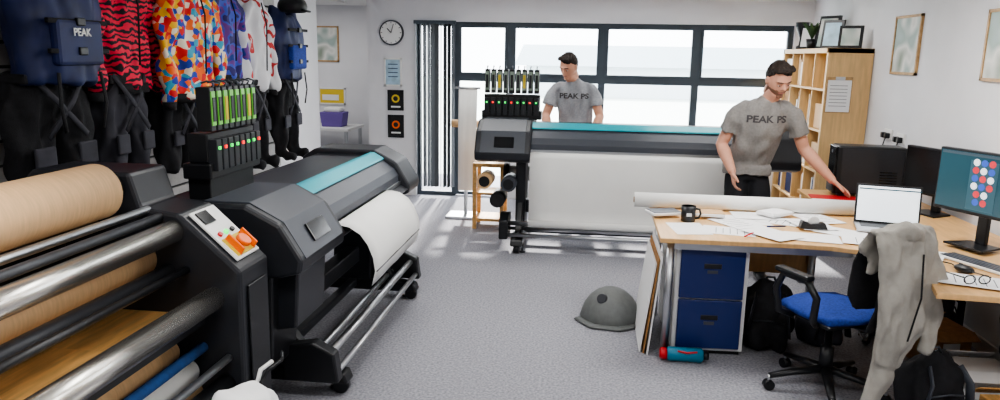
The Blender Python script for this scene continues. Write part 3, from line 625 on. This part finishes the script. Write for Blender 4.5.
# ------------------------------------------------------------------ people
def mtxrot(yaw,pitch,roll=0):
    return Matrix.Rotation(math.radians(yaw),4,'Z')@Matrix.Rotation(math.radians(roll),4,'Y')@Matrix.Rotation(math.radians(pitch),4,'X')
def headobjs(c,yaw,pitch,roll,beard):
    def sm(a,b,x):
        t=max(0,min(1,(x-a)/(b-a)));return t*t*(3-2*t)
    def fn(p,d):
        q=p.copy()
        if d.z<0:
            k=-d.z;q.x*=1-.26*k*k
            if d.y<0:q.y-=.010*k
            else:q.y-=.035*k
        if d.y<0:
            q.y+=.010*sm(.5,1,-d.y)
            q.y+=.007*math.exp(-((d.z-.02)/.13)**2)*math.exp(-((abs(d.x)-.38)/.2)**2)
        if abs(d.x)>.7:q.x*=.97
        return q
    obs=[];T=Matrix.Translation(V(c))@mtxrot(yaw,pitch,roll)@Matrix.Scale(1.06,4)
    vs,fs=sph((0,0,0),(.077,.099,.118),40,30,fn)
    nose=tubeg([(0,-.080,.016),(0,-.090,.0),(0,-.101,-.02),(0,-.094,-.034)],[(.008,.007),(.009,.009),(.015,.011),(.012,.005)],10,side=(1,0,0))
    ears=[sph((s*.078,.01,-.006),(.009,.019,.031),10,8) for s in(-1,1)]
    neck=tubeg([(0,.018,-.05),(0,.03,-.13)],[.058,.06],16)
    chin=sph((0,-.070,-.094),(.026,.018,.018),10,8);brow=tubeg([(-.05,-.066,.026),(-.025,-.084,.028),(-.0,-.086,.026),(.025,-.084,.028),(.05,-.066,.026)],[.006,.008,.007,.008,.006],8)
    lips=tubeg([(-.025,-.078,-.058),(0,-.090,-.057),(.025,-.078,-.058)],[(.004,.006),(.008,.008),(.004,.006)],8)
    h=remesh([(vs,fs),nose,neck,chin,brow,lips]+ears,'head',SKIN,None,.005,2)
    h.data.materials.append(BEARD);h.data.materials.append(LIP)
    for p in h.data.polygons:
        q=p.center
        if abs(q.x)<.023 and -.066<q.z<-.052 and q.y<-.076: p.material_index=2
        elif beard and -.125<q.z<-.04 and q.y<.02 and (q.z<-.066 or abs(q.x)>.03 or q.z<-.046) : p.material_index=1
    obs.append(h)
    hs=sph((0,.008,.014),(.083,.103,.118),40,30,fn)
    hr=remesh([hs],'hair',HAIR,None,.0055,1)
    def inhair(q):
        if q.y<-.035: return q.z>.068-.012*math.sin(q.x*40)
        if q.y<-.0: return q.z>.025+(-q.y)*.9
        if q.y<.028: return q.z>.02
        return q.z>-.058+.02*(abs(q.x)/.08)
    bm=bmesh.new();bm.from_mesh(hr.data)
    bmesh.ops.delete(bm,geom=[f for f in bm.faces if not inhair(f.calc_center_median())],context='FACES')
    for v in bm.verts:
        b=v.is_boundary
        v.co+=v.normal*(-.006 if b else .006*noise.noise(v.co*60)+.03*max(0,v.co.z-.05))
    bm.to_mesh(hr.data);bm.free();obs.append(hr)
    tuft=[sph((x,-.058+abs(x)*.3,.098+.006*(i%2)),(.022,.034,.016),12,8) for i,x in enumerate((-.05,-.03,-.01,.012,.034,.05))]
    obs.append(remesh(tuft+[sph((0,-.02,.11),(.06,.06,.016),12,8)],'h1',HAIR,None,.006,2,.01,40))
    for s in(-1,1):
        vs,fs=sph((s*.031,-.0755,-.0),(.0125,.009,.0058),12,8);obs.append(frompy(vs,fs,'e',EYEW,None,True))
        vs,fs=sph((s*.031,-.0825,-.0012),(.0052,.003,.005),10,8);obs.append(frompy(vs,fs,'i',EYEB,None,True))
        vs,fs=tubeg([(s*.017,-.083,.005),(s*.031,-.0845,.0075),(s*.046,-.076,.004)],[.0025,.003,.0025],8);obs.append(frompy(vs,fs,'l',SKIN,None,True))
        vs,fs=tubeg([(s*.014,-.091,.024),(s*.031,-.0915,.029),(s*.05,-.076,.024)],[.0025,.004,.0025],8);obs.append(frompy(vs,fs,'b',HAIR,None,True))
    for o in obs:o.data.transform(T)
    return obs
def hand(w,d,nrm,thumb,curl=25,sc=1.0):
    w=V(w);d=V(d).normalized();n=V(nrm);n=(n-d*n.dot(d)).normalized();a=d.cross(n).normalized()
    if a.dot(V(thumb))<0:a=-a
    gs=[tubeg([w-d*.03,w,w+d*.03*sc,w+d*.085*sc],[(.029,.022),(.029,.02),(.038*sc,.016),(.041*sc,.013)],14,side=a)]
    for i,(off,ln) in enumerate(((.030,.074),(.010,.082),(-.011,.077),(-.030,.062))):
        p=w+d*.078*sc+a*off*sc;dd=(d+a*off*2.5).normalized();pts=[p];ang=math.radians(curl*.5+3*i)
        for k,fr_ in enumerate((.45,.32,.23)):
            dirv=dd*math.cos(ang)+n*math.sin(ang);p=p+dirv*ln*fr_*sc;pts.append(p);ang+=math.radians(curl)
        gs.append(tubeg(pts,[.0095,.009,.008,.0065],10))
    p=w+d*.02+a*.024;t1=p+(d*.5+a*.75+n*.25).normalized()*.04;t2=t1+(d*.8+a*.45+n*.3).normalized()*.03;t3=t2+(d*.9+a*.2+n*.35).normalized()*.024
    gs.append(tubeg([p,t1,t2,t3],[.015,.012,.0105,.008],10))
    return gs
def person(name,J,S,F,head,beard,shirt,hands,slv=.52,chesttext=None):
    S=V(S).normalized();F=V(F).normalized();J={k:V(v) for k,v in J.items()}
    obs=[]
    pel,cst,nk,hd=J['pelvis'],J['chest'],J['neck'],J['head']
    wst=pel.lerp(cst,.42);up=(nk-cst).normalized()
    body=[tubeg([wst,cst,nk-up*.06,nk,hd+V((0,0,-.08))-F*.02],[(.11,.07),(.13,.08),(.075,.055),(.062,.062),(.058,.06)],18,side=S)]
    for s in 'RL':
        sh,el,wr=J['sh'+s],J['el'+s],J['wr'+s]
        body.append(tubeg([sh.lerp(el,.1),sh.lerp(el,.35),sh.lerp(el,.8),el,el.lerp(wr,.25),el.lerp(wr,.7),wr],[.03,.048,.048,.045,.05,.038,.029],16))
        body.append(tubeg([cst.lerp(nk,.45),sh.lerp(el,.1)],[.04,.03],12))
    obs.append(remesh(body,'body',SKIN,None,.010,3))
    for s in 'RL':
        w,d,n,t,c=hands[s];obs.append(remesh(hand(J['wr'+s],d,n,t,c),'hand',SKIN,None,.0042,2))
    hem=pel-V((0,0,.06))
    tt=[tubeg([hem,pel,pel+V((0,0,.06)),wst,wst.lerp(cst,.55),cst,cst.lerp(nk,.35),cst.lerp(nk,.6),cst.lerp(nk,.78),nk-up*.02,nk-up*.005],
        [(.186,.136),(.183,.134),(.174,.126),(.164,.118),(.178,.124),(.194,.126),(.19,.118),(.165,.1),(.125,.085),(.08,.074),(.073,.07)],28,side=S)]
    for s in 'RL':
        sh,el=J['sh'+s],J['el'+s];inn=cst.lerp(nk,.72).lerp(sh,.35)
        d=(el-sh).normalized()
        tt.append(tubeg([inn,inn.lerp(sh,.6)+V((0,0,.012)),sh+d*.02,sh.lerp(el,.25),sh.lerp(el,slv),sh.lerp(el,slv+.1)],[.05,.056,.064,.072,.07,.073],18))
    shirt_ob=remesh(tt,'tshirt',shirt,None,.010,5,.022,10);obs.append(shirt_ob)
    tr=[tubeg([pel+V((0,0,.07)),pel-V((0,0,.02)),pel-V((0,0,.1))],[(.135,.09),(.148,.1),(.148,.108)],18,side=S)]
    for s in 'RL':
        hp=pel-V((0,0,.07))+S*(.078 if s=='L' else -.078);kn,an=J['kn'+s],J['an'+s]
        tr.append(tubeg([hp,hp.lerp(kn,.5),kn,kn.lerp(an,.35),an-V((0,0,.02))],[.085,.085,.066,.062,.055],16))
    obs.append(remesh(tr,'trousers',TROU,None,.014,4,.01,7))
    for s in 'RL':
        an=J['an'+s]
        obs.append(remesh([tubeg([an,an-V((0,0,.04))],[.042,.045],12),tubeg([V((an.x,an.y,.045))-F*.07,V((an.x,an.y,.045)),V((an.x,an.y,.04))+F*.1,V((an.x,an.y,.03))+F*.19],[(.036,.04),(.04,.042),(.044,.035),(.034,.022)],14,side=S)],'shoe',BLK,None,.01,2))
    obs+=headobjs(hd,*head,beard)
    if chesttext:
        ctr=cst.lerp(nk,.3)+F*.3
        t=text('shirt_print',chesttext,.072,PRINT,fr(ctr,S,(0,0,1)),None,0,off=.03,xs=1.15)
        bm=bmesh.new();bm.from_mesh(t.data);bmesh.ops.triangulate(bm,faces=bm.faces);bmesh.ops.subdivide_edges(bm,edges=[e for e in bm.edges if e.calc_length()>.012],cuts=2);bm.to_mesh(t.data);bm.free()
        bv=BVHTree.FromPolygons([v.co for v in shirt_ob.data.vertices],[tuple(p.vertices) for p in shirt_ob.data.polygons])
        for v in t.data.vertices:
            h=bv.ray_cast(v.co,-F)
            if h[0] is not None:v.co=h[0]+F*.003
        obs.append(t)
    return join(obs,name)
person('standing_man',dict(pelvis=(1.25,5.80,.93),chest=(1.30,5.70,1.24),neck=(1.34,5.63,1.475),head=(1.365,5.55,1.61),
  shR=(1.13,5.67,1.375),elR=(1.03,5.74,1.10),wrR=(1.10,5.57,.90),shL=(1.515,5.65,1.365),elL=(1.63,5.69,1.09),wrL=(1.83,5.55,.865),
  knR=(1.16,5.72,.5),anR=(1.14,5.8,.09),knL=(1.38,5.72,.5),anL=(1.42,5.8,.09)),S=(1,.05,0),F=(.05,-1,0),
  head=(16,30,-5),beard=True,shirt=SHIRT,hands=dict(R=(0,(.1,-.35,-.9),(.8,-.1,.1),(.3,-1,0),28),L=(0,(.75,-.15,-.55),(-.4,-.1,-.8),(-.2,-1,.1),10)),chesttext='PEAK PS')
person('bending_man',dict(pelvis=(-.13,7.55,.95),chest=(-.15,7.5,1.28),neck=(-.18,7.43,1.52),head=(-.22,7.35,1.65),
  shR=(-.35,7.47,1.42),elR=(-.44,7.42,1.15),wrR=(-.40,7.22,.98),shL=(.02,7.47,1.42),elL=(.11,7.42,1.15),wrL=(.04,7.2,.98),
  knR=(-.22,7.5,.5),anR=(-.23,7.57,.09),knL=(-.04,7.5,.5),anL=(0,7.57,.09)),S=(1,0,0),F=(0,-1,0),
  head=(-32,28,6),beard=False,shirt=SHIRT2,hands=dict(R=(0,(.2,-.8,-.4),(0,-.3,-1),(1,0,0),25),L=(0,(-.2,-.8,-.4),(0,-.3,-1),(-1,0,0),25)),chesttext='PEAK PS')
g=G('fabric_work_stand',(-1.3,7.62,0))
tube('post',[(0,0,0),(0,0,1.4)],.02,STEEL,g);tube('cardboard_tube',[(-.16,0,1.02),(.25,0,1.02)],.04,KRAFT,g,20)
sheet('hanging_fabric',[(-.02,1.4),(-.045,1.09),(-.05,.9),(-.04,.3)],-.08,.12,FABW,g);box('base',-.2,.15,-.15,.15,0,.03,STEEL,g,.005);tube('top_bar',[(-.12,-.02,1.4),(.15,-.02,1.4)],.012,STEEL,g)
# ------------------------------------------------------------------ lights
w=bpy.data.worlds.new('sky');SC.world=w;w.use_nodes=True;nt=w.node_tree;bg=nt.nodes['Background']
bg.inputs[0].default_value=(.92,.96,1,1);bg.inputs[1].default_value=8
def area(name,loc,sx,sy,e,rot=(0,0,0),col=(1,1,1)):
    l=bpy.data.lights.new(name,'AREA');l.shape='RECTANGLE';l.size=sx;l.size_y=sy;l.energy=e;l.color=col
    o=bpy.data.objects.new(name,l);SC.collection.objects.link(o);o.location=loc;o.rotation_euler=rot;return o
for i,(x,y,e) in enumerate(((-1.0,1.6,32),(1.2,1.6,36),(-1.0,4.4,28),(1.2,4.4,36),(-1.0,6.9,15),(1.2,6.9,17),(-3.8,9,13))):
    area('ceiling_light_lamp.%03d'%i,(x,y,CZ-.04),1.1,.55,e,col=(1,.985,.96))
    box('ceiling_light_panel' if i==0 else 'ceiling_light_panel.%03d'%i,x-.6,x+.6,y-.32,y+.32,CZ-.03,CZ,TRIMM)
pl=area('window_sky_portal',(.08,YB+.3,1.1),4.5,2.2,1,(math.radians(-90),0,0))
try: pl.data.cycles.is_portal=True
except Exception: bpy.data.objects.remove(pl)
s=bpy.data.lights.new('sun','SUN');s.energy=14;s.angle=math.radians(3);s.color=(1,.96,.9);so=bpy.data.objects.new('sun',s);SC.collection.objects.link(so)
so.rotation_euler=V((.06,-.8,-.6)).to_track_quat('-Z','Y').to_euler()
# ------------------------------------------------------------------ camera
R=Matrix.Rotation(math.radians(6.9),3,'Z')@Matrix.Rotation(math.radians(90-11.4),3,'X')@Matrix.Rotation(math.radians(1.0),3,'Z')
c=bpy.data.cameras.new('camera');co=bpy.data.objects.new('camera',c);SC.collection.objects.link(co)
c.sensor_width=36;c.lens=720*36/1000;c.clip_start=.05
co.matrix_world=Matrix.Translation((0,0,1.75))@R.to_4x4();SC.camera=co
